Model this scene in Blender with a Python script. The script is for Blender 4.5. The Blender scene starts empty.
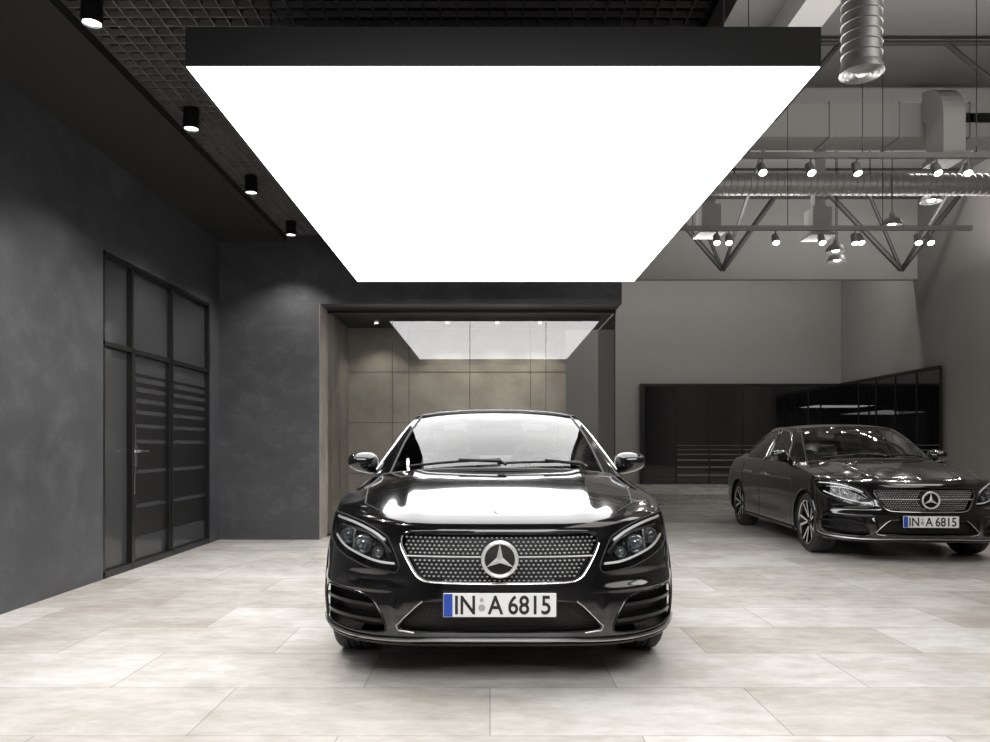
import bpy, bmesh, math, numpy as np
from mathutils import Vector, Matrix
from mathutils.bvhtree import BVHTree
from mathutils.geometry import delaunay_2d_cdt
S=bpy.context.scene
try:
    S.view_settings.view_transform='Standard'; S.view_settings.look='None'
except Exception as e: print(e)

# ---------------------------------------------------------------- materials
def mat(name,col=(.5,.5,.5),rough=.5,metal=0,coat=0,emit=None,es=0,spec=.5,noise=None,bump=0,ior=1.5):
    m=bpy.data.materials.new(name); m.use_nodes=True; nt=m.node_tree; b=nt.nodes['Principled BSDF']
    b.inputs['Base Color'].default_value=(*col,1); b.inputs['Roughness'].default_value=rough
    b.inputs['Metallic'].default_value=metal; b.inputs['Coat Weight'].default_value=coat
    b.inputs['Coat Roughness'].default_value=.02; b.inputs['IOR'].default_value=ior
    b.inputs['Specular IOR Level'].default_value=spec
    if emit: b.inputs['Emission Color'].default_value=(*emit,1); b.inputs['Emission Strength'].default_value=es
    if noise:
        sc,col2=noise
        tc=nt.nodes.new('ShaderNodeTexCoord'); n=nt.nodes.new('ShaderNodeTexNoise')
        n.inputs['Scale'].default_value=sc; n.inputs['Detail'].default_value=8; n.inputs['Roughness'].default_value=.6
        r=nt.nodes.new('ShaderNodeValToRGB'); r.color_ramp.elements[0].position=.3; r.color_ramp.elements[1].position=.72
        r.color_ramp.elements[0].color=(*col,1); r.color_ramp.elements[1].color=(*col2,1)
        nt.links.new(tc.outputs['Object'],n.inputs['Vector']); nt.links.new(n.outputs['Fac'],r.inputs['Fac'])
        nt.links.new(r.outputs['Color'],b.inputs['Base Color'])
        if bump:
            bp=nt.nodes.new('ShaderNodeBump'); bp.inputs['Strength'].default_value=bump; bp.inputs['Distance'].default_value=.02
            nt.links.new(n.outputs['Fac'],bp.inputs['Height']); nt.links.new(bp.outputs['Normal'],b.inputs['Normal'])
    return m
def glassmat(name,tint=(.9,.9,.9),ior=1.5,boost=1.0,rough=0.0):
    m=bpy.data.materials.new(name); m.use_nodes=True; nt=m.node_tree; nt.nodes.clear()
    o=nt.nodes.new('ShaderNodeOutputMaterial'); mx=nt.nodes.new('ShaderNodeMixShader')
    t=nt.nodes.new('ShaderNodeBsdfTransparent'); g=nt.nodes.new('ShaderNodeBsdfGlossy'); f=nt.nodes.new('ShaderNodeFresnel')
    f.inputs['IOR'].default_value=ior; t.inputs['Color'].default_value=(*tint,1); g.inputs['Roughness'].default_value=rough
    mu=nt.nodes.new('ShaderNodeMath'); mu.operation='MULTIPLY'; mu.inputs[1].default_value=boost; mu.use_clamp=True
    nt.links.new(f.outputs[0],mu.inputs[0]); nt.links.new(mu.outputs[0],mx.inputs[0])
    nt.links.new(t.outputs[0],mx.inputs[1]); nt.links.new(g.outputs[0],mx.inputs[2]); nt.links.new(mx.outputs[0],o.inputs[0])
    return m
PAINT=mat('black_car_paint',(.004,.004,.0045),.12,0,1.0)
GLOSSB=mat('gloss_black_plastic',(.006,.006,.006),.18)
MATTB=mat('matt_black_plastic',(.012,.012,.012),.55)
RUB=mat('tyre_rubber',(.015,.015,.015),.65)
CHROME=mat('chrome',(.75,.75,.76),.12,1)
PIN=mat('grille_pin_silver',(.56,.56,.56),.3,.35)
STAR=mat('emblem_silver',(.66,.66,.66),.3,.35)
SILVER=mat('satin_silver',(.5,.5,.5),.3,1)
LENS=glassmat('headlight_cover',(.97,.97,.97),1.45,1.0)
WGLASS=glassmat('windscreen_glass',(.80,.82,.81),1.45,1.3)
SGLASS=glassmat('side_window_glass',(.25,.26,.26),1.5,1.3)
SEAT=mat('seat_leather',(.60,.595,.58),.5)
CABIN=mat('cabin_plastic',(.28,.28,.28),.6)
RED=mat('tail_lamp_red',(.25,.005,.005),.1,0,1)
WHITE=mat('plate_white',(.8,.8,.8),.4)
BLUE=mat('plate_blue',(.01,.06,.4),.4)
INK=mat('plate_ink',(.01,.01,.01),.5)
DRL=mat('daylight_strip',(.85,.85,.85),.3,0,0,(1,1,1),.25)
PROJ=mat('projector_lens',(.25,.27,.3),.03,.6,1)

# ---------------------------------------------------------------- mesh builder
class B:
    def __init__(s): s.v=[]; s.f=[]; s.mi=[]; s.mats=[]
    def add(s,vs,fs,m):
        if m not in s.mats: s.mats.append(m)
        k=s.mats.index(m); o=len(s.v)
        s.v+= [tuple(map(float,p)) for p in vs]; s.f+=[tuple(int(i)+o for i in f) for f in fs]; s.mi+=[k]*len(fs)
    def box(s,c,d,m,rot=None):
        vs=[];
        for i in range(8):
            p=Vector(((i&1)-.5,((i>>1)&1)-.5,((i>>2)&1)-.5)); p=Vector((p.x*d[0],p.y*d[1],p.z*d[2]))
            if rot is not None: p=rot@p
            vs.append(p+Vector(c))
        s.add(vs,[(0,2,3,1),(4,5,7,6),(0,1,5,4),(2,6,7,3),(0,4,6,2),(1,3,7,5)],m)
    def bb(s,x0,x1,y0,y1,z0,z1,m): s.box(((x0+x1)/2,(y0+y1)/2,(z0+z1)/2),(abs(x1-x0),abs(y1-y0),abs(z1-z0)),m)
    def rbox(s,c,d,m,r=.03,rot=None,seg=2):
        bm=bmesh.new(); bmesh.ops.create_cube(bm,size=1); bmesh.ops.scale(bm,vec=d,verts=bm.verts)
        bmesh.ops.bevel(bm,geom=bm.edges[:],offset=r,segments=seg+1,affect='EDGES',profile=.5)
        vs=[(rot@v.co if rot is not None else v.co)+Vector(c) for v in bm.verts]; bm.verts.index_update()
        s.add(vs,[[v.index for v in f.verts] for f in bm.faces],m); bm.free()
    def tube(s,pts,r,m,n=8,closed=False,sc=(1,1)):
        pts=[Vector(p) for p in pts]; N=len(pts); vs=[]; rr=r if hasattr(r,'__len__') else [r]*N
        up=None
        for i,p in enumerate(pts):
            a=pts[(i-1)%N] if (closed or i>0) else p; b=pts[(i+1)%N] if (closed or i<N-1) else p
            t=(b-a).normalized()
            if up is None:
                up=Vector((0,0,1)) if abs(t.z)<.9 else Vector((1,0,0))
            x=up.cross(t)
            if x.length<1e-4: x=Vector((1,.1,0)).cross(t)
            x.normalize(); y=t.cross(x)
            up=y
            for k in range(n):
                an=2*math.pi*k/n; vs.append(p+x*math.cos(an)*rr[i]*sc[0]+y*math.sin(an)*rr[i]*sc[1])
        fs=[]
        for i in range(N if closed else N-1):
            j=(i+1)%N
            for k in range(n): fs.append((i*n+k,i*n+(k+1)%n,j*n+(k+1)%n,j*n+k))
        if not closed: fs+= [tuple(range(n))[::-1],tuple((N-1)*n+k for k in range(n))]
        s.add(vs,fs,m)
    def lathe(s,prof,m,M=Matrix(),n=32):   # prof (r,h) about local z
        vs=[];P=len(prof)
        for k in range(n):
            a=2*math.pi*k/n
            for r,h in prof: vs.append(M@Vector((r*math.cos(a),r*math.sin(a),h)))
        fs=[]
        for k in range(n):
            for i in range(P-1): fs.append((k*P+i,((k+1)%n)*P+i,((k+1)%n)*P+i+1,k*P+i+1))
        s.add(vs,fs,m)
    def build(s,name,parent=None,ang=35,weld=False,smooth=True):
        me=bpy.data.meshes.new(name); me.from_pydata(s.v,[],s.f)
        for m in s.mats: me.materials.append(m)
        me.polygons.foreach_set('material_index',s.mi); me.update()
        bm=bmesh.new(); bm.from_mesh(me)
        if weld: bmesh.ops.remove_doubles(bm,verts=bm.verts,dist=1e-4)
        bmesh.ops.dissolve_degenerate(bm,dist=1e-6,edges=bm.edges)
        bmesh.ops.recalc_face_normals(bm,faces=bm.faces)
        bm.to_mesh(me); bm.free()
        if smooth:
            me.polygons.foreach_set('use_smooth',[True]*len(me.polygons))
            me.set_sharp_from_angle(angle=math.radians(ang))
        ob=bpy.data.objects.new(name,me); S.collection.objects.link(ob)
        if parent: ob.parent=parent
        return ob
def empty(name,loc=(0,0,0)):
    e=bpy.data.objects.new(name,None); e.location=loc; e.empty_display_size=.1; S.collection.objects.link(e); return e
def spl(xs,ys):
    xs=np.array(xs,float); ys=np.array(ys,float); m=np.gradient(ys,xs)
    def f(x):
        x=np.clip(x,xs[0],xs[-1]); i=np.clip(np.searchsorted(xs,x)-1,0,len(xs)-2)
        h=xs[i+1]-xs[i]; t=(x-xs[i])/h
        return ys[i]*(2*t**3-3*t**2+1)+m[i]*h*(t**3-2*t**2+t)+ys[i+1]*(-2*t**3+3*t**2)+m[i+1]*h*(t**3-t**2)
    return f
def chaikin(p,it=2,w=.25):
    p=[np.array(q,float) for q in p]
    for _ in range(it):
        o=[]
        for i in range(len(p)):
            a,b=p[i],p[(i+1)%len(p)]; o+=[a*(1-w)+b*w,a*w+b*(1-w)]
        p=o; w=.25
    return np.array(p)
def dens(p,d=.012,closed=True):
    o=[];N=len(p)
    for i in range(N if closed else N-1):
        a=np.array(p[i],float);b=np.array(p[(i+1)%N],float);k=max(1,int(np.linalg.norm(b-a)/d))
        for j in range(k): o.append(a+(b-a)*j/k)
    if not closed:o.append(np.array(p[-1],float))
    return np.array(o)
def curve2(pts,n=40):   # smooth open curve through 2D points
    t=np.arange(len(pts)); fx=spl(t,[p[0] for p in pts]); fz=spl(t,[p[1] for p in pts]); s=np.linspace(0,len(pts)-1,n)
    return np.stack([fx(s),fz(s)],1)
def inpoly(P,poly):
    x,y=P[:,0],P[:,1]; ins=np.zeros(len(P),bool); n=len(poly);j=n-1
    for i in range(n):
        xi,yi=poly[i];xj,yj=poly[j]
        c=((yi>y)!=(yj>y))&(x<(xj-xi)*(y-yi)/((yj-yi)+1e-12)+xi); ins^=c; j=i
    return ins
def nearest(p,poly):
    a=poly; b=np.roll(poly,-1,0); ab=b-a; t=np.clip(((p-a)*ab).sum(1)/((ab**2).sum(1)+1e-12),0,1)
    q=a+ab*t[:,None]; k=np.argmin(((q-p)**2).sum(1)); return q[k]

# ================================================================ CAR
def Zi(z,pts): return spl([p[0] for p in pts],[p[1] for p in pts])(z)
def W(z): return Zi(z,[(.18,.86),(.24,.898),(.32,.912),(.45,.917),(.6,.917),(.72,.910),(.80,.895),(.87,.87),(.93,.845),(1.0,.81)])
def Y0(z): return Zi(z,[(.18,.10),(.22,.035),(.27,.008),(.36,0),(.46,.002),(.56,.02),(.66,.04),(.745,.075),(.82,.11),(1.0,.2)])
def NN(z): return Zi(z,[(.2,2.85),(.4,2.7),(.55,2.45),(.7,2.3),(1.0,2.3)])
def YR(z): return Zi(z,[(.18,4.6),(.3,4.66),(.5,4.69),(.7,4.685),(.95,4.63),(1.05,4.6)])
BF=.66; BR=.6
def Sh(u): return np.clip(1-np.clip(u,0,1)**3,0,1)**.7
zts=spl([.45,.8,1.2,1.45,2.0,2.6,3.3,3.9,4.2,4.4,4.6,4.7],[.80,.865,.91,.93,.945,.955,.965,.975,.975,.965,.955,.955])
NT=150; NS=230; NR=60; NL=100
XC=.935
th=np.linspace(0,math.pi/2,NT)
q=np.linspace(0,1,NL)
def ellx(t,n): return np.sin(t)**(2/n)
def elly(t,n): return 1-np.cos(np.clip(t,0,math.pi/2))**(2/n)
xn=ellx(th,2.3); yn=.105+BF*elly(th,2.3)
yc=float(np.interp(XC,xn,yn))
grid=[]
for k in range(NT):
    zt=.80-.055*Sh(xn[k]/XC) if xn[k]<XC else float(zts(yn[k])) + (0.80-float(zts(yc)))*max(0,1-(yn[k]-yc)/.2)
    z=.2+(zt-.2)*q; n=NN(z)
    X=W(z)*np.sin(th[k])**(2/n); Y=Y0(z)+BF*(1-max(0,np.cos(th[k]))**(2/n))
    # sculpted bumper: hollow under the lamps, ridge above the outer intakes
    hol=np.exp(-((X-.66)/.17)**2)*np.exp(-((z-.515)/.030)**2)*.020
    ridge=np.exp(-((X-.70)/.20)**2)*np.exp(-((z-.468)/.014)**2)*.010
    wing=np.exp(-((X-(.50+(.44-z)*-.10))/.020)**2)*np.exp(-((z-.35)/.075)**4)*.010
    Y=Y+hol-ridge-wing
    grid.append(np.stack([X,Y,z],1))
for k in range(1,NS):
    f=k/NS
    yy=.77+(4.0-.77)*f
    z=.2+(float(zts(yy))-.2)*q
    ys=Y0(z)+BF; ye=YR(z)-BR
    y=ys+(ye-ys)*f
    xs=W(z)-.012*np.exp(-((z-.42)/.12)**2)*np.exp(-((y-2.25)/.9)**4)
    grid.append(np.stack([xs,y,z],1))
for k in range(NR):
    t=math.pi/2*(1-k/(NR-1)); n=2.9
    yy=4.06+.6*(max(0,math.cos(t))**(2/n))
    z=.2+(float(zts(yy))+.02*max(0,math.cos(t))-.2)*q
    grid.append(np.stack([W(z)*math.sin(t)**(2/n), YR(z)-BR+BR*(max(0,math.cos(t))**(2/n)), z],1))
G=np.array(grid)            # cols x levels x 3
def gridmesh(G,off=0):
    a,b=G.shape[:2]; idx=np.arange(a*b).reshape(a,b)+off
    F=np.stack([idx[:-1,:-1],idx[1:,:-1],idx[1:,1:],idx[:-1,1:]],-1).reshape(-1,4)
    return G.reshape(-1,3),F
pieces=[gridmesh(G)]
top=G[:,-1,:]
ic=int(np.argmax(xn>=XC)); 
js=[j for j in range(ic,len(top)) if top[j,1]<=1.5 and j<NT+NS//2]
fr=top[:ic+1]; sd=top[js]
zcs=spl([.07,.095,.14,.2,.32,.55,.85,1.12],[.745,.772,.800,.824,.858,.912,.965,1.0])
u=fr[:,0]/fr[-1,0]
cap=np.zeros((len(sd),len(fr),3))
ymax=sd[-1,1]
for j in range(len(sd)):
    v=(sd[j,1]-sd[0,1])/(ymax-sd[0,1])
    yy=fr[:,1]+v*((1.12+(ymax-1.12)*u**2.5)-fr[:,1])
    y0=fr[0,1]+v*(1.12-fr[0,1]); zc=float(zcs(y0)) if v>0 else .745
    xx=u*sd[j,0]
    zz=sd[j,2]+(zc-sd[j,2])*Sh(u)
    zz=zz+ .010*np.exp(-((np.abs(xx)-.42-.1*v)/.06)**2)*min(1,v*6)
    if j==0: zz=fr[:,2]; xx=fr[:,0]; yy=fr[:,1]
    cap[j]=np.stack([xx,yy,zz],1)
pieces.append(gridmesh(cap))
# boot lid cap
nr0=NT+NS-1
rxn=top[nr0:,0]/top[nr0,0]; irc=nr0+int(np.argmax(rxn<.93))
jr=[j for j in range(NT,irc+1) if top[j,1]>=3.95]
fr2=top[irc:][::-1]; sd2=top[jr][::-1]
u2=fr2[:,0]/fr2[-1,0]; cap2=np.zeros((len(sd2),len(fr2),3)); ymin=sd2[-1,1]
for j in range(len(sd2)):
    v=(sd2[j,1]-sd2[0,1])/(ymin-sd2[0,1]); yy=fr2[:,1]+v*(ymin-fr2[:,1])
    zc=fr2[0,2]+(1.055-fr2[0,2])*v**.6
    zz=sd2[j,2]+(zc-sd2[j,2])*Sh(u2)
    if j==0: zz=fr2[:,2]
    cap2[j]=np.stack([u2*sd2[j,0],yy,zz],1)
pieces.append(gridmesh(cap2))
def joinp(ps):
    V=[];F=[];o=0
    for v,f in ps: V.append(v);F.append(f+o);o+=len(v)
    V=np.concatenate(V);F=np.concatenate(F)
    V2=V*np.array([-1,1,1]); return np.concatenate([V,V2]),np.concatenate([F,F[:,::-1]+len(V)])
BV,BFc=joinp(pieces)
bvh=BVHTree.FromPolygons([tuple(p) for p in BV],[tuple(int(i) for i in f) for f in BFc])
# greenhouse
st=[((1.08,.995),(.755,1.44,.945)),((1.53,1.225),(.675,1.78,1.19)),((1.98,1.395),(.59,2.13,1.365)),((2.5,1.438),(.585,2.6,1.402)),
    ((3.0,1.432),(.57,3.05,1.392)),((3.4,1.375),(.55,3.42,1.335)),((3.8,1.22),(.60,3.8,1.18)),((4.17,1.045),(.68,4.14,1.01))]
ai=np.arange(8)
cy=spl(ai,[s[0][0] for s in st]);cz=spl(ai,[s[0][1] for s in st])
rx=spl(ai,[s[1][0] for s in st]);ry=spl(ai,[s[1][1] for s in st]);rz=spl(ai,[s[1][2] for s in st])
def topP(a,b):
    ab=np.abs(b); return np.stack([b*rx(a),cy(a)+(ry(a)-cy(a))*ab**2,cz(a)+(rz(a)-cz(a))*ab**2.4],-1)
def sideP(a,c):
    y=ry(a); zb=zts(y)-.004; xb=W(zb)-.004
    return np.stack([xb+(rx(a)-xb)*c+.022*np.sin(math.pi*c)+.0*a, y, zb+(rz(a)-zb)*c],-1)
def tg(a0,a1,b0,b1,na,nb,fn):
    A,Bm=np.meshgrid(np.linspace(a0,a1,na),np.linspace(b0,b1,nb),indexing='ij'); return gridmesh(fn(A,Bm))
AW,BW=1.95,.925; AR0,AR1,BRW=5.1,6.9,.88
roofp=[tg(AW,AR0,-1,1,60,40,topP),tg(0,AW,BW,1,40,5,topP),tg(0,AW,-1,-BW,40,5,topP),tg(AR0,7,BRW,1,30,5,topP),tg(AR0,7,-1,-BRW,30,5,topP),tg(AR1,7,-BRW,BRW,3,30,topP)]
sv,sf=tg(0,7,0,1,330,44,sideP); sv2=sv*np.array([-1,1,1])
SV=np.concatenate([sv,sv2]);SF=np.concatenate([sf,sf[:,::-1]+len(sv)])
sbvh=BVHTree.FromPolygons([tuple(p) for p in SV],[tuple(int(i) for i in f) for f in SF])

def ray(bv,o,d):
    h=bv.ray_cast(Vector(o),Vector(d)); 
    if h[0] is None: return None,None
    n=h[1]; 
    if n.dot(Vector(d))>0:n=-n
    return h[0],n
def onF(x,z,off=0,bv=None):      # project from the front
    p,n=ray(bv or bvh,(x,-1,z),(0,1,0))
    if p is None:
        p,_,_,_=(bv or bvh).find_nearest(Vector((x,.5,z))); n=Vector((np.sign(x),0,0))
    return p+n*off
def onS(y,z,sg,off=0,bv=None):
    p,n=ray(bv or bvh,(sg*2,y,z),(-sg,0,0))
    if p is None:
        p,_,_,_=(bv or bvh).find_nearest(Vector((sg*.9,y,z))); n=Vector((sg,0,0))
    return p+n*off
def onT(x,y,off=0,bv=None):
    p,n=ray(bv or bvh,(x,y,3),(0,0,-1))
    if p is None: return Vector((x,y,1))
    return p+n*off
def cut(V,F,poly,mode,cond=None,bv=None):
    P=np.stack([np.abs(V[:,0]),V[:,2]],1) if mode=='F' else V[:,1:3]
    ins=inpoly(P,poly)
    if mode=='F': ins&=(V[:,1]<.85)
    else: ins&=(np.abs(V[:,0])>.45)
    allin=ins[F].all(1); F=F[~allin]
    used=np.zeros(len(V),bool); used[F.ravel()]=True
    for i in np.where(ins&used)[0]:
        qn=nearest(P[i],poly)
        if mode=='F':
            if abs(qn[0])<1e-3: continue
            p=onF(np.sign(V[i,0])*qn[0] if V[i,0]!=0 else qn[0],qn[1]); V[i]=p
        else:
            sg=np.sign(V[i,0])
            if bv is None and qn[1]<.2: qn=np.array([qn[0],.2]) 
            p=onS(qn[0],qn[1],sg,0,bv); V[i]=p
    return V,F
def patch(b,poly,proj,m,off=0,d=.02,mirror=True):
    poly=np.array(poly); mn=poly.min(0);mx=poly.max(0)
    gx,gy=np.meshgrid(np.arange(mn[0]+d/2,mx[0],d),np.arange(mn[1]+d/2,mx[1],d)); g=np.stack([gx.ravel(),gy.ravel()],1)
    g=g[inpoly(g,poly)]; g=[p for p in g if np.linalg.norm(nearest(p,poly)-p)>d*.35]
    vs=[Vector(p) for p in poly]+[Vector(p) for p in g]; n=len(poly)
    r=delaunay_2d_cdt(vs,[],[list(range(n))],1,1e-5)
    fs=[list(f) for f in r[2]]
    for sg in ((1,-1) if mirror else (1,)):
        pts=[proj(v[0],v[1],sg,off) for v in r[0]]
        b.add(pts,fs,m)
pF=lambda x,z,sg,off:onF(sg*x,z,off)
pS=lambda y,z,sg,off:onS(y,z,sg,off)
pSG=lambda y,z,sg,off:onS(y,z,sg,off,sbvh)
def ring(b,poly,proj,r,m,off=0,mirror=True,sc=(1,1),closed=True,n=8):
    pp=dens(poly,.012,closed)
    for sg in ((1,-1) if mirror else (1,)):
        b.tube([proj(p[0],p[1],sg,off) for p in pp],r,m,n=n,closed=closed,sc=sc)

grille=chaikin([(-.40,.738),(.40,.738),(.465,.722),(.472,.68),(.43,.60),(.385,.53),(.33,.506),(-.33,.506),(-.385,.53),(-.43,.60),(-.472,.68),(-.465,.722)],2,.2)
head=chaikin([(.475,.575),(.512,.655),(.54,.705),(.61,.742),(.70,.774),(.79,.794),(.885,.800),(.893,.74),(.88,.68),(.84,.635),(.76,.598),(.64,.558),(.49,.540)],2,.12)
low=chaikin([(-.35,.425),(.35,.425),(.385,.405),(.475,.31),(.475,.29),(.44,.275),(-.44,.275),(-.475,.29),(-.475,.31),(-.385,.405)],2,.2)
sidei=chaikin([(.525,.262),(.56,.35),(.61,.425),(.70,.447),(.86,.457),(.886,.42),(.885,.31),(.86,.272),(.70,.255)],2,.18)
Vb=BV.copy();Fb=BFc.copy()
def half(poly):
    p=np.array(poly); p=p[p[:,0]>0]; k=np.argsort(-np.arctan2(p[:,1]-p[:,1].mean(),p[:,0])); p=p[k]
    return np.array([(-.2,p[0][1])]+[tuple(a) for a in p]+[(-.2,p[-1][1])])
for pl in (half(grille),half(low),head,sidei): Vb,Fb=cut(Vb,Fb,pl,'F')
RA=.362; WC=[(.83,.325),(3.67,.325)]
for (wy,wz) in WC:
    a=np.linspace(0,2*math.pi,90,endpoint=False); Vb,Fb=cut(Vb,Fb,np.stack([wy+RA*np.cos(a),wz+RA*np.sin(a)],1),'S')
fg=chaikin([(1.66,.962),(1.86,1.165),(2.16,1.318),(2.35,1.35),(2.55,1.362),(2.55,.972)],1,.12)
rg=chaikin([(2.62,.972),(2.62,1.364),(3.05,1.352),(3.33,1.295),(3.56,1.17),(3.68,1.06),(3.66,1.01),(3.5,.985)],1,.12)
SVc,SFc=cut(SV.copy(),SF.copy(),fg,'S',bv=sbvh); SVc,SFc=cut(SVc,SFc,rg,'S',bv=sbvh)

def make_car(loc,rotz):
    car=empty('car',loc); car.rotation_euler=(0,0,rotz)
    b=B(); b.add(Vb,Fb,PAINT)
    b.build('body_shell',car,ang=40,weld=True)
    b=B()
    for v,f in roofp: b.add(v,f,PAINT)
    b.add(SVc,SFc,PAINT); b.build('roof_and_pillars',car,ang=50,weld=True)
    # glass
    b=B(); v,f=tg(0,AW,-BW,BW,40,40,topP); b.add(v,f,WGLASS); v,f=tg(AR0,AR1,-BRW,BRW,30,30,topP); b.add(v,f,SGLASS)
    patch(b,dens(fg,.03),pSG,SGLASS,-.003,.05); patch(b,dens(rg,.03),pSG,SGLASS,-.003,.05)
    b.build('window_glass',car)
    # trims on windows
    b=B(); ring(b,fg,pSG,.007,CHROME,.003); ring(b,rg,pSG,.007,CHROME,.003)
    for sg in (1,-1):
        b.tube([topP(np.array(a),np.array(sg*BW)) for a in np.linspace(0.02,AW,20)],.008,MATTB)
    b.tube([topP(np.array(AW),np.array(x)) for x in np.linspace(-BW,BW,20)],.008,MATTB)
    b.tube([Vector(topP(np.array(.0),np.array(x)))+Vector((0,-.01,.0)) for x in np.linspace(-.97,.97,24)],.022,MATTB)
    # B pillar
    for sg in (1,-1):
        b.tube([onS(2.585,z,sg,.0,sbvh) for z in np.linspace(.965,1.365,10)],.03,GLOSSB,sc=(1,.2))
    # wipers
    for x0,x1 in ((-.56,.02),(.0,.54)):
        pts=[Vector(topP(np.array(.12+.10*abs(t)),np.array((x0+(x1-x0)*t)/.74)))+Vector((0,-.012,.018)) for t in np.linspace(0,1,10)]
        b.tube(pts,.008,MATTB)
        b.tube([pts[5]+Vector((.0,-.005,.01)),pts[9]+Vector((0,-.05,-.01)),pts[9]+Vector((.03,-.1,-.03))],.010,MATTB)
    # shut lines
    for sg in (1,-1):
        ln=[onT(sg*x,y,.0005) for x,y in zip(np.interp(np.linspace(0,1,60),[0,.15,.5,1],[.60,.70,.745,.735]),np.linspace(.30,1.36,60))]
        b.tube(ln,.0035,MATTB,n=6)
        for pl in ([(1.30,.25),(1.27,.45),(1.30,.7),(1.42,.93)],[(2.60,.23),(2.585,.6),(2.585,.95)],[(3.34,.24),(3.29,.36),(3.27,.5)],[(3.30,.62),(3.44,.72),(3.58,.97)],[(1.28,.235),(2.0,.235),(3.33,.235)]):
            b.tube([onS(p[0],p[1],sg,.0005) for p in dens(pl,.04,False)],.0035,MATTB,n=6)
    b.build('window_trim_and_shutlines',car)
    # grille
    b=B(); pf=dens(grille,.02)
    patch(b,pf,pF,MATTB,-.045,.04,False)
    zs=np.arange(.517,.735,.0178)
    for r,z in enumerate(zs):
        for x in np.arange(-.484+(.0115 if r%2 else 0),.48,.023):
            if inpoly(np.array([[x,z]]),grille)[0] and np.linalg.norm(nearest(np.array([x,z]),grille)-np.array([x,z]))>.009 and math.hypot(x,z-.622)>.09 and abs(z-.624)>.010:
                p=onF(x,z,-.012)
                s=.0056
                b.add([p+Vector((-s*1.35,0,0)),p+Vector((0,0,s)),p+Vector((s*1.35,0,0)),p+Vector((0,0,-s)),p+Vector((0,-.006,0)),p+Vector((0,.028,0))],[(0,1,4),(1,2,4),(2,3,4),(3,0,4),(1,0,5),(2,1,5),(3,2,5),(0,3,5)],PIN)
    for sg in (1,-1): b.tube([onF(sg*x,.624,.002) for x in np.linspace(.08,.44,14)],.005,STAR,n=8,sc=(1.3,.8))
    b.tube([onF(p[0],p[1],.0) for p in dens(grille,.015)],.007,GLOSSB,closed=True)
    lowp=[p for p in dens(grille,.012) if p[1]<.69]; lowp=sorted(lowp,key=lambda p:math.atan2(p[0],-(p[1]-.75)))
    b.tube([onF(p[0]*1.015,p[1]-.004,.003) for p in lowp],.0042,CHROME)
    b.build('grille',car)
    # emblem
    b=B(); c=Vector((0,-.028,.622)); R=Matrix.Translation(c)@Matrix.Rotation(math.pi/2,4,'X')
    b.lathe([(0.001,-.015),(.07,-.012),(.082,-.006),(.082,-.03)],GLOSSB,R,48)
    b.tube([c+Vector((.078*math.cos(a),0,.078*math.sin(a))) for a in np.linspace(0,2*math.pi,48,endpoint=False)],.009,STAR,closed=True)
    for k in range(3):
        a=math.pi/2+k*2*math.pi/3; d=Vector((math.cos(a),0,math.sin(a))); n=Vector((-d.z,0,d.x)); 
        b.add([c+d*.074,c+n*.015+d*.006,c-n*.015+d*.006,c+Vector((0,-.014,0))],[(0,1,3),(2,0,3),(1,2,3),(0,2,1)],STAR)
    b.lathe([(.001,.006),(.022,.004),(.026,0)],CHROME,Matrix.Translation(onT(0,.2,0))@Matrix.Rotation(.35,4,'X'),20)
    b.build('front_emblem',car,ang=20)
    # lower intakes
    b=B(); patch(b,dens(low,.02),pF,MATTB,-.05,.04,False)
    for r,z in enumerate(np.arange(.29,.425,.017)):
        for x in np.arange(-.47+(.011 if r%2 else 0),.47,.022):
            if inpoly(np.array([[x,z]]),low)[0]:
                p=onF(x,z,-.02); 
                b.tube([p+Vector((-.009,0,0)),p+Vector((0,0,.007)),p+Vector((.009,0,0)),p+Vector((0,0,-.007))],.0016,GLOSSB,n=4,closed=True)
    b.tube([onF(p[0],p[1],.0) for p in dens(low,.015)],.006,GLOSSB,closed=True)
    for sg in (1,-1): b.tube([onF(sg*x,z,.006) for x,z in dens([(.36,.42),(.39,.398),(.485,.305),(.475,.282),(.40,.272)],.02,False)],.0045,SILVER)
    patch(b,dens(sidei,.02),pF,MATTB,-.06,.04)
    ring(b,sidei,pF,.005,GLOSSB,0)
    for z,x0,x1 in ((.315,.56,.880),(.385,.60,.882)):
        for sg in (1,-1):
            cc=[onF(sg*x,z+.012*(x-.5)/.4,-.004) for x in np.linspace(x0,x1,18)]; dd=[onF(sg*x,z+.012*(x-.5)/.4,-.05) for x in np.linspace(x0,x1,18)]
            n=len(cc); t=Vector((0,0,.008)); b.add([p+t for p in cc]+[p-t for p in cc]+[p+t for p in dd]+[p-t for p in dd],[(i,i+1,n+i+1,n+i) for i in range(n-1)]+[(i,2*n+i,2*n+i+1,i+1) for i in range(n-1)]+[(n+i,n+i+1,3*n+i+1,3*n+i) for i in range(n-1)],GLOSSB)
    sp=curve2([(-.895,.275),(-.86,.252),(-.7,.236),(-.5,.234),(-.3,.241),(0,.243),(.3,.241),(.5,.234),(.7,.236),(.86,.252),(.895,.275)],90)
    b.tube([onF(x,z,.008) for x,z in sp],.0085,SILVER)
    b.tube([onF(x,z-.022,.004) for x,z in sp],.012,GLOSSB)
    b.build('bumper_intakes',car)
    # headlights
    b=B(); patch(b,dens(head,.015),pF,GLOSSB,-.05,.03); 
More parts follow.
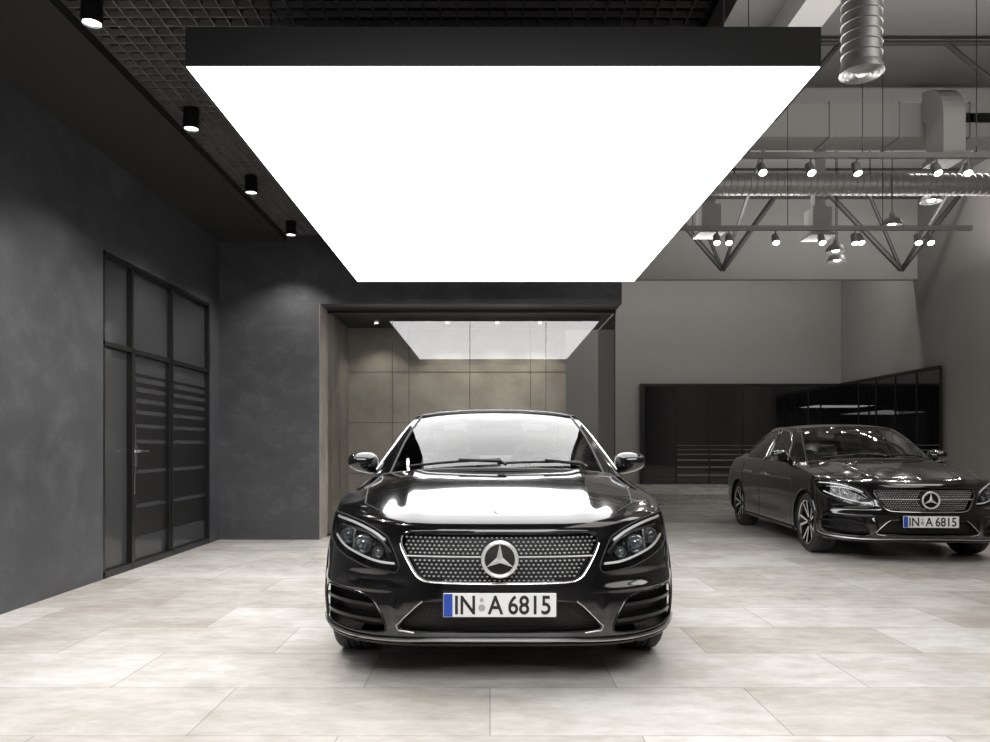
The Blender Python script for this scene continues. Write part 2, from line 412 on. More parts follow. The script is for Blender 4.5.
    for sg in (1,-1):
        pp=[(sg*p[0],p[1]) for p in dens(head,.015)]; o=[onF(x,z,0) for x,z in pp]; i2=[onF(x,z,-.05) for x,z in pp]; n=len(o)
        b.add(o+i2,[(k,(k+1)%n,n+(k+1)%n,n+k) for k in range(n)],GLOSSB)
        def D(x,z,o): return onF(sg*x,z,o)
        for (x,z,r) in ((.70,.675,.042),(.80,.705,.036),(.61,.64,.026)):
            c=D(x,z,-.045); M=Matrix.Translation(c)@Matrix.Rotation(math.pi/2,4,'X')
            b.lathe([(.001,.03+r*.45),(r*.35,.03+r*.42),(r*.65,.03+r*.28),(r*.85,.03)],PROJ,M,24)
            b.lathe([(r*.85,.028),(r,.036),(r*1.12,.03),(r*1.15,.0)],SILVER,M,24)
        b.tube([D(x,z,-.018) for x,z in curve2([(.565,.695),(.63,.730),(.72,.760),(.80,.775),(.87,.778)])],.007,DRL)
        b.tube([D(x,z,-.018) for x,z in curve2([(.51,.585),(.60,.592),(.70,.617),(.79,.648),(.86,.69)])],.006,DRL)
        b.tube([D(x,z,-.03) for x,z in curve2([(.535,.64),(.60,.70),(.70,.735),(.84,.745)])],.007,SILVER)
        b.tube([D(x,z,-.03) for x,z in dens([(.75,.63),(.75,.735)],.02,False)],.006,SILVER)
    ring(b,head,pF,.0035,MATTB,0)
    b.build('headlight_internals',car)
    b=B(); patch(b,dens(head,.015),pF,LENS,.001,.02); b.build('headlight_covers',car)
    # tail lamps, handles, rear plate
    b=B()
    pR=lambda x,z,sg,off:(lambda h:(h[0]-Vector((0,-off,0))) if h[0] is not None else Vector((sg*x,4.5,z)))(bvh.ray_cast(Vector((sg*x,6,z)),Vector((0,-1,0))))
    patch(b,dens(chaikin([(.50,.80),(.50,.88),(.84,.90),(.87,.82),(.84,.74),(.62,.76)],1),.03),pR,RED,.004,.03)
    b.box((0,4.70,.78),(.52,.01,.11),WHITE)
    b.bb(-.6,.6,4.60,4.705,.24,.33,MATTB)
    for sg in (1,-1):
        b.tube([onS(y,.80,sg,.028+0*y) for y in np.linspace(2.28,2.48,6)],.011,CHROME,sc=(.7,1.2)); b.tube([onS(y,.81,sg,.028) for y in np.linspace(3.12,3.32,6)],.011,CHROME,sc=(.7,1.2))
        for yy,zz in ((2.29,.8),(2.47,.8),(3.13,.81),(3.31,.81)): b.tube([onS(yy,zz,sg,0),onS(yy,zz,sg,.028)],.008,CHROME)
        b.tube([onS(y,.225,sg,.004) for y in np.linspace(1.24,3.28,20)],.022,GLOSSB,sc=(1,1))
        b.tube([onS(y,.775+.02*(y-1.3)/2.6,sg,-.001) for y in np.linspace(1.3,3.9,30)],.006,PAINT)
        for wy,wz in WC:
            b.tube([onS(wy+RA*math.cos(a),max(.2,wz+RA*math.sin(a)),sg,0.0) for a in np.linspace(-.3,math.pi+.3,50)],.009,PAINT,n=8)
    b.build('tail_lamps_and_handles',car)
    # liner, underfloor, cabin tub
    b=B()
    for wy,wz in WC:
        for sg in (1,-1):
            vs=[];A=np.linspace(-.35,math.pi+.35,30)
            for a in A:
                for x in (.50,.885): vs.append((sg*x,wy+(RA+.004)*math.cos(a),wz+(RA+.004)*math.sin(a)))
            n=len(A); b.add(vs,[(2*i,2*i+1,2*i+3,2*i+2) for i in range(n-1)],MATTB)
            b.add([(sg*.5,wy+(RA+.004)*math.cos(a),wz+(RA+.004)*math.sin(a)) for a in A],[tuple(range(n))],MATTB)
    b.bb(-.5,.5,.25,4.55,.19,.21,MATTB); b.bb(-.83,.83,1.25,3.25,.18,.22,MATTB); b.bb(-.70,.70,.14,.45,.205,.22,MATTB); b.bb(-.83,.83,4.06,4.5,.21,.23,MATTB)
    b.bb(-.76,.76,1.35,1.38,.22,.90,CABIN); b.bb(-.74,.74,4.02,4.05,.22,.96,CABIN)
    for sg in (1,-1): b.bb(sg*.73,sg*.78,1.38,4.02,.22,.93,CABIN)
    b.build('underbody_and_tub',car,smooth=False)
    # cabin
    b=B()
    b.rbox((0,1.62,.86),(1.42,.46,.17),CABIN,.06); b.rbox((-.37,1.86,.93),(.40,.14,.07),CABIN,.03)
    c=Vector((.37,2.0,.90)); Rw=Matrix.Rotation(math.radians(-22),3,'X')
    b.tube([c+Rw@Vector((.185*math.cos(a),0,.185*math.sin(a))) for a in np.linspace(0,2*math.pi,36,endpoint=False)],.017,MATTB,closed=True)
    b.rbox(c,(.15,.05,.11),MATTB,.02); 
    for a in (0,math.pi,-math.pi/2): b.tube([c,c+Rw@Vector((.18*math.cos(a),0,.18*math.sin(a)))],.014,SILVER,sc=(1,1))
    b.rbox((0,1.85,.66),(.22,.7,.3),CABIN,.04)
    for sx in (-.37,.37):
        b.rbox((sx,2.42,.46),(.52,.54,.18),SEAT,.06)
        R1=Matrix.Rotation(math.radians(-16),3,'X')
        b.rbox((sx,2.74,.80),(.48,.13,.62),SEAT,.06,R1,3); b.rbox((sx-.20,2.70,.80),(.09,.15,.5),SEAT,.04,R1); b.rbox((sx+.20,2.70,.80),(.09,.15,.5),SEAT,.04,R1)
        b.rbox((sx,2.83,1.19),(.27,.10,.19),SEAT,.045,R1,3)
        for k in(-.06,.06): b.tube([(sx+k,2.80,1.03),(sx+k,2.83,1.16)],.007,CHROME)
        b.rbox((sx,3.72,1.10),(.24,.09,.14),SEAT,.04)
    b.rbox((0,3.3,.48),(1.35,.5,.2),SEAT,.07); b.rbox((0,3.62,.78),(1.35,.16,.58),SEAT,.07,Matrix.Rotation(math.radians(-18),3,'X'),3)
    b.bb(-.65,.65,3.72,4.0,.95,.97,CABIN)
    b.rbox((0,1.93,1.31),(.23,.035,.065),MATTB,.015); b.tube([(0,1.94,1.33),(0,1.97,1.375)],.012,MATTB)
    b.build('cabin_interior',car)
    # mirrors
    b=B()
    for sg in (1,-1):
        c=Vector((sg*.915,1.72,1.035)); bm=bmesh.new(); bmesh.ops.create_uvsphere(bm,u_segments=32,v_segments=20,radius=1)
        vs=[]
        for v in bm.verts:
            x,y,z=v.co; f=lambda t,e:math.copysign(abs(t)**e,t)
            x,y,z=f(x,.75),f(y,.8),f(z,.75)
            if y>0:y*=.25
            taper=1-.18*(x*sg)
            vs.append(c+Vector((x*.105,y*.10-0.02*x*sg,z*.072*taper+ .01*x*sg)))
        bm.verts.index_update(); b.add(vs,[[v.index for v in fc.verts] for fc in bm.faces],PAINT); bm.free()
        b.rbox(c+Vector((0,.028,.003)),(.17,.008,.095),CHROME,.003)
        b.tube([c+Vector((-sg*.08,.0,-.05)),(sg*.80,1.73,.965),(sg*.77,1.74,.955)],[.03,.028,.035],GLOSSB,sc=(1,1))
    b.build('door_mirrors',car)
    # wheels
    def wheel(b,x,y,sg,steer=0):
        M=Matrix.Translation((x,y,.325))@Matrix.Rotation(steer,4,'Z')@Matrix.Rotation(math.pi/2*sg,4,'Y')  # local z -> outward
        b.lathe([(.236,-.105),(.27,-.115),(.30,-.112),(.318,-.095),(.3245,-.07),(.325,-.04),(.318,-.036),(.318,-.030),(.325,-.026),(.325,-.004),(.318,-.002),(.318,.002),(.325,.004),(.325,.026),(.318,.03),(.318,.036),(.325,.04),(.3245,.07),(.318,.095),(.30,.112),(.27,.115),(.236,.105)],RUB,M,64)
        b.lathe([(.236,.105),(.242,.112),(.236,.112),(.228,.104),(.222,.09),(.215,.04),(.205,-.05),(.236,-.105)],GLOSSB,M,64)
        b.lathe([(.240,.110),(.236,.1135),(.230,.108)],CHROME,M,64)
        b.lathe([(.001,-.0),(.15,-.0),(.16,-.01),(.16,-.03),(.001,-.03)],SILVER,M,40)
        b.lathe([(.001,.085),(.03,.085),(.036,.078),(.06,.072),(.07,.04),(.07,0)],GLOSSB,M,32)
        for k in range(5):
            for dd in (-.16,.16):
                a=k*2*math.pi/5+math.pi/2; a0=a+dd*.55; a1=a+dd*1.5
                p0=(.055*math.cos(a0),.055*math.sin(a0));p1=(.229*math.cos(a1),.229*math.sin(a1))
                dx=np.array(p1)-np.array(p0); nn=np.array([-dx[1],dx[0]])/np.linalg.norm(dx)
                def quad(h0,h1,w0,w1):
                    return [Vector((p0[0]+nn[0]*w0,p0[1]+nn[1]*w0,h0)),Vector((p0[0]-nn[0]*w0,p0[1]-nn[1]*w0,h0)),Vector((p1[0]-nn[0]*w1,p1[1]-nn[1]*w1,h1)),Vector((p1[0]+nn[0]*w1,p1[1]+nn[1]*w1,h1))]
                tp=quad(.078,.100,.011,.013); bt=quad(.04,.05,.015,.019)
                b.add([M@p for p in tp+bt],[(0,1,2,3)],STAR); b.add([M@p for p in tp+bt],[(4,5,1,0),(5,6,2,1),(6,7,3,2),(7,4,0,3)],GLOSSB)
        b.rbox(M@Vector((.13,.0,.0)),(.07,.09,.12),SILVER,.02)
    for nm,y in (('wheels_front',WC[0][0]),('wheels_rear',WC[1][0])):
        b=B(); wheel(b,.782,y,1); wheel(b,-.782,y,-1); b.tube([(-.7,y,.325),(.7,y,.325)],.03,MATTB); b.build(nm,car,ang=30)
    # number plate
    b=B(); py=-.028; pz=.412
    b.rbox((0,py+.012,pz),(.535,.016,.122),GLOSSB,.006); b.rbox((0,py,pz),(.52,.008,.110),WHITE,.003); b.box((-.238,py-.005,pz),(.040,.003,.104),BLUE)
    b.bb(-.2,.2,py+.015,.03,pz-.05,pz+.04,MATTB)
    b.lathe([(.001,0),(.016,0)],SILVER,Matrix.Translation((-.083,py-.0055,pz-.012))@Matrix.Rotation(math.pi/2,4,'X'),20)
    b.lathe([(.001,0),(.009,0)],SILVER,Matrix.Translation((-.083,py-.0065,pz+.024))@Matrix.Rotation(math.pi/2,4,'X'),20)
    for txt,x,sz,mm,al,zz in (('IN',-.160,.112,INK,'CENTER',-.040),('A',-.020,.112,INK,'CENTER',-.040),('6815',.137,.112,INK,'CENTER',-.040),('D',-.238,.035,WHITE,'CENTER',-.045)):
        cu=bpy.data.curves.new('t','FONT'); cu.body=txt; cu.size=sz*1.05; cu.align_x=al; cu.offset=.0018 if sz>.05 else .0006; cu.extrude=.0005; cu.resolution_u=4
        to=bpy.data.objects.new('t',cu); S.collection.objects.link(to); bpy.context.view_layer.update()
        me=bpy.data.meshes.new_from_object(to.evaluated_get(bpy.context.evaluated_depsgraph_get()))
        wf=.86
        vs=[Vector((x+v.co.x*wf,py-.0055-v.co.z,pz+zz+v.co.y*1.02)) for v in me.vertices]
        b.add(vs,[list(p.vertices) for p in me.polygons],mm); bpy.data.objects.remove(to); bpy.data.meshes.remove(me)
    b.build('number_plate',car,smooth=False)
    return car
car1=make_car((.045,3.53,0),0)
car2=empty('car.001',(4.28,7.40,0)); car2.rotation_euler=(0,0,-.07)
for c in list(car1.children):
    o=bpy.data.objects.new(c.name,c.data); S.collection.objects.link(o); o.parent=car2

# ================================================================ ROOM
def floor_mat():
    m=bpy.data.materials.new('stone_tile_floor'); m.use_nodes=True; nt=m.node_tree; L=nt.links.new; N=nt.nodes.new; b=nt.nodes['Principled BSDF']
    tc=N('ShaderNodeTexCoord'); br=N('ShaderNodeTexBrick'); br.offset=.5; br.inputs['Scale'].default_value=1
    br.inputs['Brick Width'].default_value=1.2; br.inputs['Row Height'].default_value=.6; br.inputs['Mortar Size'].default_value=.003; br.inputs['Mortar Smooth'].default_value=.2
    br.inputs['Color1'].default_value=(.84,.825,.805,1); br.inputs['Color2'].default_value=(.62,.59,.55,1); br.inputs['Mortar'].default_value=(.46,.44,.415,1); br.inputs['Bias'].default_value=-.15
    L(tc.outputs['Object'],br.inputs['Vector'])
    def nz(sc,vec,de=8):
        mp=N('ShaderNodeMapping'); mp.inputs['Scale'].default_value=vec; n=N('ShaderNodeTexNoise'); n.inputs['Scale'].default_value=sc; n.inputs['Detail'].default_value=de; n.inputs['Roughness'].default_value=.66
        L(tc.outputs['Object'],mp.inputs['Vector']); L(mp.outputs[0],n.inputs['Vector']); return n
    n1=nz(1.3,(1,1.3,1),12); n2=nz(8,(.7,1.5,1),12)
    r=N('ShaderNodeValToRGB'); r.color_ramp.elements[0].position=.36; r.color_ramp.elements[0].color=(.80,.77,.735,1); r.color_ramp.elements[1].position=.60; r.color_ramp.elements[1].color=(1.05,1.05,1.05,1)
    L(n1.outputs['Fac'],r.inputs['Fac'])
    r2=N('ShaderNodeValToRGB'); r2.color_ramp.elements[0].position=.36; r2.color_ramp.elements[0].color=(.87,.86,.845,1); r2.color_ramp.elements[1].position=.60; r2.color_ramp.elements[1].color=(1.04,1.04,1.04,1)
    L(n2.outputs['Fac'],r2.inputs['Fac'])
    m1=N('ShaderNodeMixRGB'); m1.blend_type='MULTIPLY'; m1.inputs[0].default_value=.9; L(br.outputs['Color'],m1.inputs[1]); L(r.outputs[0],m1.inputs[2])
    m2=N('ShaderNodeMixRGB'); m2.blend_type='MULTIPLY'; m2.inputs[0].default_value=.9; L(m1.outputs[0],m2.inputs[1]); L(r2.outputs[0],m2.inputs[2])
    L(m2.outputs[0],b.inputs['Base Color'])
    b.inputs['IOR'].default_value=1.6
    mr=N('ShaderNodeMapRange'); mr.inputs['To Min'].default_value=.03; mr.inputs['To Max'].default_value=.20; L(n2.outputs['Fac'],mr.inputs['Value']); L(mr.outputs[0],b.inputs['Roughness'])
    return m
def plaster_mat():
    m=bpy.data.materials.new('dark_mottled_plaster'); m.use_nodes=True; nt=m.node_tree; L=nt.links.new; N=nt.nodes.new; b=nt.nodes['Principled BSDF']
    tc=N('ShaderNodeTexCoord')
    def nz(sc,vec,de,dist=0):
        mp=N('ShaderNodeMapping'); mp.inputs['Scale'].default_value=vec; n=N('ShaderNodeTexNoise'); n.inputs['Scale'].default_value=sc; n.inputs['Detail'].default_value=de; n.inputs['Roughness'].default_value=.76; n.inputs['Distortion'].default_value=dist
        L(tc.outputs['Object'],mp.inputs['Vector']); L(mp.outputs[0],n.inputs['Vector']); return n
    n1=nz(1.0,(1,1,1.3),12,.2); n2=nz(4.0,(1,1,1.3),14,.2)
    r=N('ShaderNodeValToRGB'); r.color_ramp.elements[0].position=.36; r.color_ramp.elements[0].color=(.050,.051,.056,1); r.color_ramp.elements[1].position=.64; r.color_ramp.elements[1].color=(.074,.076,.083,1)
    L(n1.outputs['Fac'],r.inputs['Fac'])
    r2=N('ShaderNodeValToRGB'); r2.color_ramp.elements[0].position=.50; r2.color_ramp.elements[0].color=(.88,.88,.88,1); r2.color_ramp.elements[1].position=.58; r2.color_ramp.elements[1].color=(1.15,1.15,1.15,1)
    L(n2.outputs['Fac'],r2.inputs['Fac'])
    m1=N('ShaderNodeMixRGB'); m1.blend_type='MULTIPLY'; m1.inputs[0].default_value=.8; L(r.outputs[0],m1.inputs[1]); L(r2.outputs[0],m1.inputs[2]); L(m1.outputs[0],b.inputs['Base Color'])
    mr=N('ShaderNodeMapRange'); mr.inputs['To Min'].default_value=.32; mr.inputs['To Max'].default_value=.6; L(n2.outputs['Fac'],mr.inputs['Value']); L(mr.outputs[0],b.inputs['Roughness'])
    bp=N('ShaderNodeBump'); bp.inputs['Strength'].default_value=.3; bp.inputs['Distance'].default_value=.01; L(n2.outputs['Fac'],bp.inputs['Height']); L(bp.outputs[0],b.inputs['Normal'])
    return m
FLOOR=floor_mat()
DARKP=plaster_mat()
SOFF=mat('soffit_black',(.016,.016,.016),.6)
BLK=mat('black_metal',(.008,.008,.008),.35)
DGL=mat('dark_tinted_glass',(.005,.005,.006),.01,ior=2.0)
DGL2=mat('smoked_door_glass',(.045,.046,.048),.10)
GREY=mat('grey_wall_paint',(.215,.207,.198),.7,noise=(.6,(.235,.227,.217)))
LGREY=mat('light_grey_paint',(.39,.38,.365),.7)
ROOFM=mat('hall_roof',(.12,.118,.114),.8)
GRIDM=mat('grid_metal',(.15,.15,.15),.5)
TAN=mat('tan_concrete',(.25,.22,.19),.5,noise=(2.2,(.42,.385,.34)),bump=.15)
GALV=mat('galvanised_steel',(.36,.355,.35),.45,.6)
DUCT=mat('painted_duct',(.33,.325,.315),.55)
TRUSS=mat('truss_steel',(.030,.030,.030),.5)
RAIL=mat('track_rail_grey',(.25,.247,.243),.45)
PANEL=mat('light_diffuser',(.9,.9,.9),.5,0,0,(1,1,1),4.6)
LAMP=mat('lamp_glow',(1,1,1),.5,0,0,(1,.97,.92),12)
SHOWG=glassmat('showcase_glass',(.93,.95,.94),1.5,3.6)
BAR=mat('satin_band',(.004,.004,.004),.5)
LINE=mat('light_line',(.12,.12,.125),.5)
def room(name,*a,m=None,mm=None):
    b=B()
    for t in a: b.bb(*t[:6],t[6] if len(t)>6 else m)
    return b.build(name,smooth=False)
XL=-3.33; YB=9.35; XR=10.8; YF=23.4
room('floor',(-4.2,XR+.4,-7.2,YF+.4,-.1,0),m=FLOOR)
room('wall_left',(XL-.25,XL,-7,6.54,0,4.2),(XL-.25,XL,6.54,9.02,2.84,4.2),(XL-.25,XL,9.02,YB+.2,0,4.2),m=DARKP)
room('wall_back_dark',(XL,-2.10,YB,YB+.2,0,4.2),(-2.10,1.62,YB,YB+.2,2.90,4.2),m=DARKP)
room('ceiling',(XL,1.4,-7,YB,4.0,4.15),(XL,-2.52,-7,YB,3.67,4.0),(1.3,1.4,-7,YB,3.67,4.0),m=SOFF)
room('wall_behind',(-4,XR+.3,-7.2,-7,0,8.2),m=LGREY)
room('wall_right',(XR,XR+.3,-7,YF+.3,0,8.2),m=GREY)
room('wall_far',(-1,XR,YF,YF+.3,0,8.2),m=GREY)
room('wall_divider',(-2.6,-2.3,YB+.2,YF,0,8.2),m=GREY)
room('hall_roof_ceiling',(1.4,XR,-7,19.2,7.4,7.6),(-3.4,XR,YB+.2,YF,7.41,7.6),m=ROOFM)
room('wall_beam_high',(-2.3,XR,19.2,19.4,5.38,7.4),m=LGREY)
room('wall_upper_box',(1.3,1.4,-7,YB,4.15,7.4),m=DARKP)
# grid ceiling
b=B()
for x in np.arange(-2.5,1.31,.1): b.bb(x-.004,x+.004,1.5,YB-.02,3.74,3.78,GRIDM)
for y in np.arange(1.5,YB,.1): b.bb(-2.51,1.3,y-.004,y+.004,3.741,3.779,GRIDM)
b.bb(-2.53,-2.50,1.4,YB,3.67,3.80,SOFF)
b.build('ceiling_grid',smooth=False)
# light panel
e=empty('light_panel',(0,0,0)); b=B()
x0,x1,y0,y1=-1.475,1.603,3.68,8.47
b.bb(x0,x1,y0,y0+.03,2.985,3.165,BLK); b.bb(x0,x1,y1-.03,y1,2.985,3.165,BLK); b.bb(x0,x0+.012,y0+.03,y1-.03,2.985,3.165,BLK); b.bb(x1-.012,x1,y0+.03,y1-.03,2.985,3.165,BLK); b.bb(x0,x1,y0,y1,3.165,3.175,BLK)
for x in (x0+.3,x1-.35):
    for y in (y0+.4,y1-.4): b.tube([(x,y,3.17),(x,y,4.0)],.004,BLK)
b.build('frame',e,smooth=False)
b=B(); b.bb(x0+.004,x1-.004,y0+.004,y1-.02,2.980,2.984,PANEL); b.build('diffuser',e,smooth=False)
# downlights
def spot(loc,tgt,en,ang,parent=None,col=(1,.96,.9),blend=.6,r=.04,name='spot_lamp'):
    l=bpy.data.lights.new(name,'SPOT'); l.energy=en; l.spot_size=math.radians(ang); l.spot_blend=blend; l.color=col; l.shadow_soft_size=r
    o=bpy.data.objects.new(name,l); S.collection.objects.link(o); o.location=loc
    o.rotation_euler=(Vector(tgt)-Vector(loc)).to_track_quat('-Z','Y').to_euler()
    if parent:o.parent=parent
    return o
for i,y in enumerate((2.9,4.39,5.85,7.32,8.78)):
    e=empty('downlight',(0,0,0)); b=B()
    M=Matrix.Translation((-2.3,y,3.585)); b.lathe([(.001,.16),(.058,.16),(.060,.155),(.060,0),(.052,0),(.050,.02)],BLK,M,32)
    b.build('housing',e); b=B(); b.lathe([(.001,.012),(.050,.012)],LAMP,M,24); b.build('lens',e)
    spot((-2.3,y,3.57),(-2.7,y,0),95,110,e)
# left door
e=empty('door_1'); b=B(); X=XL
for y in (6.54,7.07,7.96,8.99): b.bb(X-.09,X+.0,y,y+.035,0,2.84,BLK)
b.bb(X-.09,X,6.54,9.02,2.80,2.84,BLK); b.bb(X-.09,X,6.54,9.02,2.02,2.06,BLK); b.bb(X-.09,X,6.54,9.02,0,.06,BLK)
b.bb(X-.07,X-.01,7.105,7.15,.06,2.02,BLK);b.bb(X-.07,X-.01,7.915,7.96,.06,2.02,BLK)
b.build('frame',e,smooth=False)
b=B(); b.bb(X-.06,X-.05,6.56,9.0,.03,2.82,DGL2)
b.build('glass',e,smooth=False)
b=B()
for z,h in ((.42,.27),(.74,.29),(1.05,.25),(1.27,.11),(1.41,.09),(1.53,.07),(1.64,.06),(1.74,.045),(1.83,.03)):
    b.bb(X-.048,X-.046,7.16,8.99,z-h/2,z+h/2,BAR)
b.build('stripes',e,smooth=False)
b=B(); b.bb(X-.01,X+.01,7.10,7.15,.96,1.16,CHROME); b.tube([(X,7.12,1.10),(X+.06,7.12,1.10),(X+.06,7.26,1.10)],.011,CHROME); b.tube([(X,7.12,.7),(X+.012,7.12,1.35)],.004,CHROME);b.build('handle',e)
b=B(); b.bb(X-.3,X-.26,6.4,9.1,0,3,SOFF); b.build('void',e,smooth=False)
# showcase
GY=9.80
e=empty('glass_showcase'); b=B()
b.bb(-2.3,-2.10,YB+.2,11.35,0,2.9,TAN); b.bb(-2.10,-2.094,YB+.004,11.3,0,2.9,TAN); b.bb(-2.10,1.12,11.25,11.4,0,2.9,TAN); b.bb(-2.10,1.62,YB+.2,11.4,2.9,3.0,SOFF)
for x in np.arange(-1.2,1.12,.9): b.bb(x-.003,x+.003,11.245,11.25,0,2.9,SOFF)
for z in (.75,1.5,2.25): b.bb(-2.1,1.12,11.245,11.25,z-.003,z+.003,SOFF)
for y in (10.0,10.6): b.bb(-2.094,-2.092,y-.003,y+.003,0,2.9,SOFF)
b.build('room_box',e,smooth=False)
b=B()
gx=[-2.09,-1.26,-.26,.72,1.60]
for i in range(4): b.add([(gx[i]+.003,GY,.02),(gx[i+1]-.003,GY,.02),(gx[i+1]-.003,GY,2.86),(gx[i]+.003,GY,2.86)],[(0,1,2,3)],SHOWG)
b.add([(1.606,GY,.02),(1.606,11.3,.02),(1.606,11.3,2.86),(1.606,GY,2.86)],[(0,1,2,3)],SHOWG)
b.build('glass',e,smooth=False)
b=B(); b.bb(-2.09,1.62,GY-.02,GY+.02,2.86,2.9,BLK); b.bb(-2.09,1.62,GY-.02,GY+.02,0,.025,BLK); b.bb(1.600,1.615,GY-.01,GY+.01,0,2.86,BLK)
for i in (1,2,3): b.bb(gx[i]-.003,gx[i]+.003,GY-.006,GY+.006,.02,2.86,BLK)
b.build('frame',e,smooth=False)
b=B(); b.bb(-.9,.6,10.75,11.1,0,1.05,TAN); b.bb(-.95,.65,10.7,11.12,1.05,1.1,BLK); b.build('counter',e,smooth=False)
for x in (-1.6,-.6,.1,.7):
    b=B(); M=Matrix.Translation((x,10.7,2.885)); b.lathe([(.001,0),(.025,0)],LAMP,M,20); b.lathe([(.025,0),(.045,-.004),(.047,.0)],BLK,M,20); b.build('recessed_lamp',e)
    spot((x,10.7,2.87),(x,11.2,.9),34 if abs(x)<1 else 22,100,e,(1,.92,.82))
# far glass partition
e=empty('glass_partition'); b=B(); yf=YF-.12
b.bb(4.68,XR-.02,yf,yf+.03,0,3.05,DGL); b.bb(XR-.12,XR-.09,18,yf,0,3.05,DGL); b.build('glass',e,smooth=False)
b=B()
for x in list(np.arange(4.68,10.7,1.01)): b.bb(x,x+.035,yf-.02,yf,0,3.05,BLK)
b.bb(4.68,XR-.1,yf-.03,yf,3.0,3.08,BLK)
for y in np.arange(18,23,1.0): b.bb(XR-.14,XR-.12,y,y+.035,0,3.05,BLK)
b.bb(XR-.15,XR-.12,18,yf,3.0,3.08,BLK)
b.bb(4.6,4.72,yf-.06,yf+.1,0,3.08,BLK)
b.build('frame',e,smooth=False)
b=B()
for z,h in ((.25,.12),(.5,.1),(.72,.08),(.9,.06),(1.05,.04),(1.18,.03)):
    b.bb(5.7,XR-.2,yf-.008,yf-.004,z,z+h*.5,LINE); b.bb(XR-.128,XR-.124,18,yf,z,z+h*.5,LINE)
b.build('stripes',e,smooth=False)
# ducts
b=B(); 
def spiral(b,p0,p1,r,m,step=.12,n=28):
    p0=Vector(p0);p1=Vector(p1); L=(p1-p0).length; k=int(L/step); pts=[];rr=[]
    for i in range(k):
        for f,dr in ((0,0),(.86,0),(.9,.012),(.97,.012)): pts.append(p0.lerp(p1,min(1,(i+f)/k))); rr.append(r+dr)
    pts.append(p1); rr.append(r)
    b.tube(pts,rr,m,n=n)
spiral(b,(3.2,14,5.97),(XR-.02,14,5.97),.19,GALV)
for x in (4.5,7,9.3): b.tube([(x,14,6.1),(x,14,7.395)],.01,TRUSS)
b.build('spiral_air_duct',ang=30)
e=empty('ventilation_duct')
b=B(); spiral(b,(4.4,9,5.66),(4.4,9,7.10),.22,GALV)
b.lathe([(.22,.1),(.24,.06),(.25,0),(.22,-.02),(.2,-.0),(.17,-.03),(.14,.0),(.11,-.03),(.08,0),(.05,-.02),(.001,-.02)],GALV,Matrix.Translation((4.4,9,5.56)),36)
b.build('round_air_diffuser',e,ang=30)
b=B(); b.bb(4.16,4.64,8.76,13.0,7.02,7.398,DUCT); b.build('supply_branch',e,smooth=False)
b=B(); b.bb(2.8,XR-.02,13,13.6,6.45,7.02,DUCT)
for x in np.arange(3.4,10.6,1.2): b.bb(x,x+.05,12.97,13.63,6.42,7.05,DUCT)
b.bb(8.1,8.6,12.97,12.98,6.68,6.84,BLK)
# elbow branch
def elbow(x,w,y0,z0):
    vs=[];A=np.linspace(0,math.pi/2,9)
    for a in A:
        for rr in (.12,.62):
            for xx in (x-w/2,x+w/2): vs.append((xx,y0-rr*math.sin(a)*1.0,z0+ rr*math.cos(a)-.0))
    fs=[]
    for i in range(8):
        o=i*4; fs+=[(o,o+1,o+5,o+4),(o+2,o+6,o+7,o+3),(o,o+4,o+6,o+2),(o+1,o+3,o+7,o+5)]
    b.add(vs,fs,DUCT)
elbow(7.55,.36,12.97,6.45+.1); b.bb(7.37,7.73,12.35,12.85,5.9,6.55,DUCT); b.bb(7.33,7.77,12.31,12.89,5.86,5.94,GALV)
for x,z in ((4.2,5.25),(6.3,5.2)):
    b.bb(x-.18,x+.18,14.4,14.8,z,z+.5,DUCT); b.bb(x-.24,x+.24,14.35,14.85,z-.05,z,GALV); b.bb(x-.1,x+.1,14.5,14.7,z+.5,7.395,DUCT)
b.build('main_trunk',e,smooth=False)
# trusses
b=B()
def tpts(y,pts,r):
    for a,c in zip(pts[:-1],pts[1:]): b.tube([(a[0],y,a[1]),(c[0],y,c[1])],r,TRUSS)
tpts(17,[(1.6,7.2),(XR-.1,7.2)],.06)
tpts(17,[(3.4,7.2),(5.2,5.1),(6.7,7.2)],.06); tpts(17,[(4.3,7.2),(5.2,5.1)],.04); tpts(17,[(7.2,7.2),(9.2,5.1),(10.6,6.9)],.06); tpts(17,[(8.3,7.2),(9.2,5.1)],.04)
tpts(11.5,[(1.6,7.25),(XR-.1,7.25)],.04); tpts(11.5,[(4.3,6.1),(5.3,7.25)],.04); tpts(11.5,[(6.9,7.25),(8.3,6.1),(9.7,7.25)],.04)
for x in (5.2,9.2): b.tube([(x,13.8,7.2),(x,17,5.1)],.04,TRUSS)
b.build('roof_truss')
# track lights
def track(y,z,x0,x1,heads):
    e=empty('track_light'); b=B(); b.bb(x0,x1,y-.03,y+.03,z-.02,z+.05,RAIL)
    for x in np.arange(x0+.2,x1,1.5): b.tube([(x,y,z+.04),(x,y,7.38)],.006,BLK,n=5)
    b.build('rail',e,smooth=False); b=B()
    for k,(x,tx,ty,tz,en) in enumerate(heads):
        d=(Vector((tx,ty,tz))-Vector((x,y,z-.18))).normalized(); c=Vector((x,y,z-.18)); M=Matrix.Translation(c)@d.to_track_quat('Z','Y').to_matrix().to_4x4()
        b.tube([(x,y,z-.02),(x,y,z-.16)],.012,GALV)
        b.lathe([(.001,-.12),(.045,-.12),(.052,-.1),(.06,.06),(.052,.06),(.05,.04)],GALV,M,20); b.lathe([(.001,.045),(.051,.045)],LAMP,M,20)
        if en: spot(c+d*.08,(tx,ty,tz),en,75,e)
    b.build('spot_heads',e)
track(10,4.96,3.2,XR-.3,[(3.58,3.4,7,1,50),(4.22,4.3,7,.5,50),(4.83,5,8,.5,50),(5.88,6,7,0,50),(6.29,5,7.5,.5,50)])
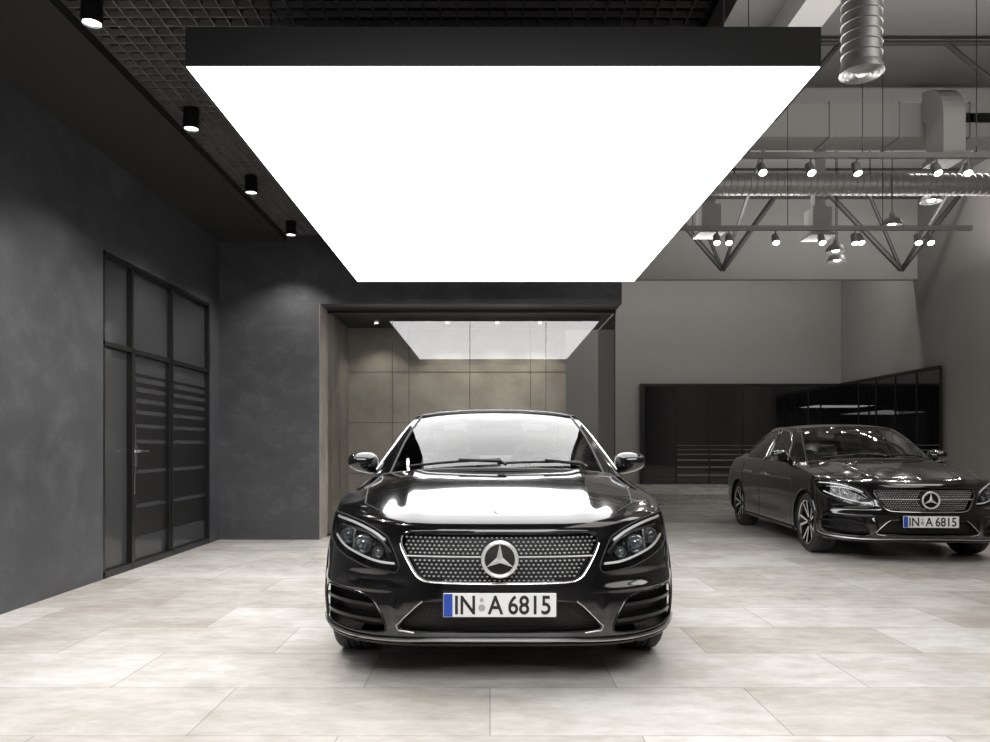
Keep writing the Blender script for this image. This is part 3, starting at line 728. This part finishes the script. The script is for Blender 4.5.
track(12,4.58,3.0,7.6,[(3.58,3,9,0,40),(3.77,3.2,9,0,0),(4.51,4.2,9,0,40),(5.24,5,9,0,0),(5.76,5.5,10,0,40),(5.85,6,9,0,0),(6.76,6,9,0,0),(6.95,6.5,9,0,40)])
# pendants
for x,y,z in ((8.3,14.3,5.75),(7.3,13.8,5.15),(6.55,14.4,4.83),(6.85,15,4.8),(9.1,12.6,5.8)):
    e=empty('pendant_lamp'); b=B(); M=Matrix.Translation((x,y,z))
    b.lathe([(.001,.24),(.04,.24),(.05,.16),(.12,.13),(.17,.07),(.19,0),(.18,0),(.16,.06),(.11,.11)],GALV,M,28); b.tube([(x,y,z+.24),(x,y,7.39)],.007,BLK,n=6)
    b.build('shade',e); b=B(); b.lathe([(.001,-.0),(.05,.01),(.07,.04),(.04,.08)],LAMP,M,16); b.build('bulb',e)
    spot((x,y,z-.02),(x,y,0),50,130,e)
# ---------------------------------------------------------------- lights
def area(name,loc,sx,sy,en,col=(1,1,1),rot=(0,0,0),tgt=None):
    l=bpy.data.lights.new(name,'AREA'); l.shape='RECTANGLE'; l.size=sx; l.size_y=sy; l.energy=en; l.color=col
    o=bpy.data.objects.new(name,l); S.collection.objects.link(o); o.location=loc; o.rotation_euler=rot
    if tgt: o.rotation_euler=(Vector(tgt)-Vector(loc)).to_track_quat('-Z','Y').to_euler()
area('foreground_fill',(.0,-.3,3.64),3.6,2.6,290)  # added unseen fill above the camera, brightens foreground floor and car fronts
area('hall_fill',(5.5,2.0,7.2),4,5,140,(1,.96,.91))  # added fill for the hall, kept out of frame, no fixture
area('hall_fill',(7.0,6.5,7.3),3,3,100,(1,.96,.91))  # second added hall fill, also out of frame
area('hall_roof_fill',(6.0,9.9,5.1),8,.3,170,(1,.97,.94),(math.pi,0,0))  # added fill aimed up to brighten roof and ducts, no fixture
area('hall_roof_fill',(6.0,15.5,5.0),8,.3,230,(1,.97,.94),(math.pi,0,0))  # same added upward fill, deeper in the hall
area('far_wall_fill',(5.5,19.7,6.9),10,.3,200,(1,.97,.94),(math.radians(40),0,0))  # added fill hidden behind the high beam to brighten the far wall
area('right_wall_fill',(8.6,14.8,7.2),.3,2,110,(1,.97,.94),tgt=(10.8,17,3.2))  # added unseen fill that brightens the right wall
w=bpy.data.worlds.new('world'); S.world=w; w.use_nodes=True; w.node_tree.nodes['Background'].inputs[0].default_value=(.5,.5,.5,1); w.node_tree.nodes['Background'].inputs[1].default_value=.2
# ---------------------------------------------------------------- camera
cd=bpy.data.cameras.new('camera'); cam=bpy.data.objects.new('camera',cd); S.collection.objects.link(cam)
cam.location=(0,0,1.14); cam.rotation_euler=(math.pi/2,0,0); cd.sensor_width=36; cd.lens=36*760/990; cd.shift_x=.005; cd.shift_y=.0768; cd.clip_start=.05
S.camera=cam
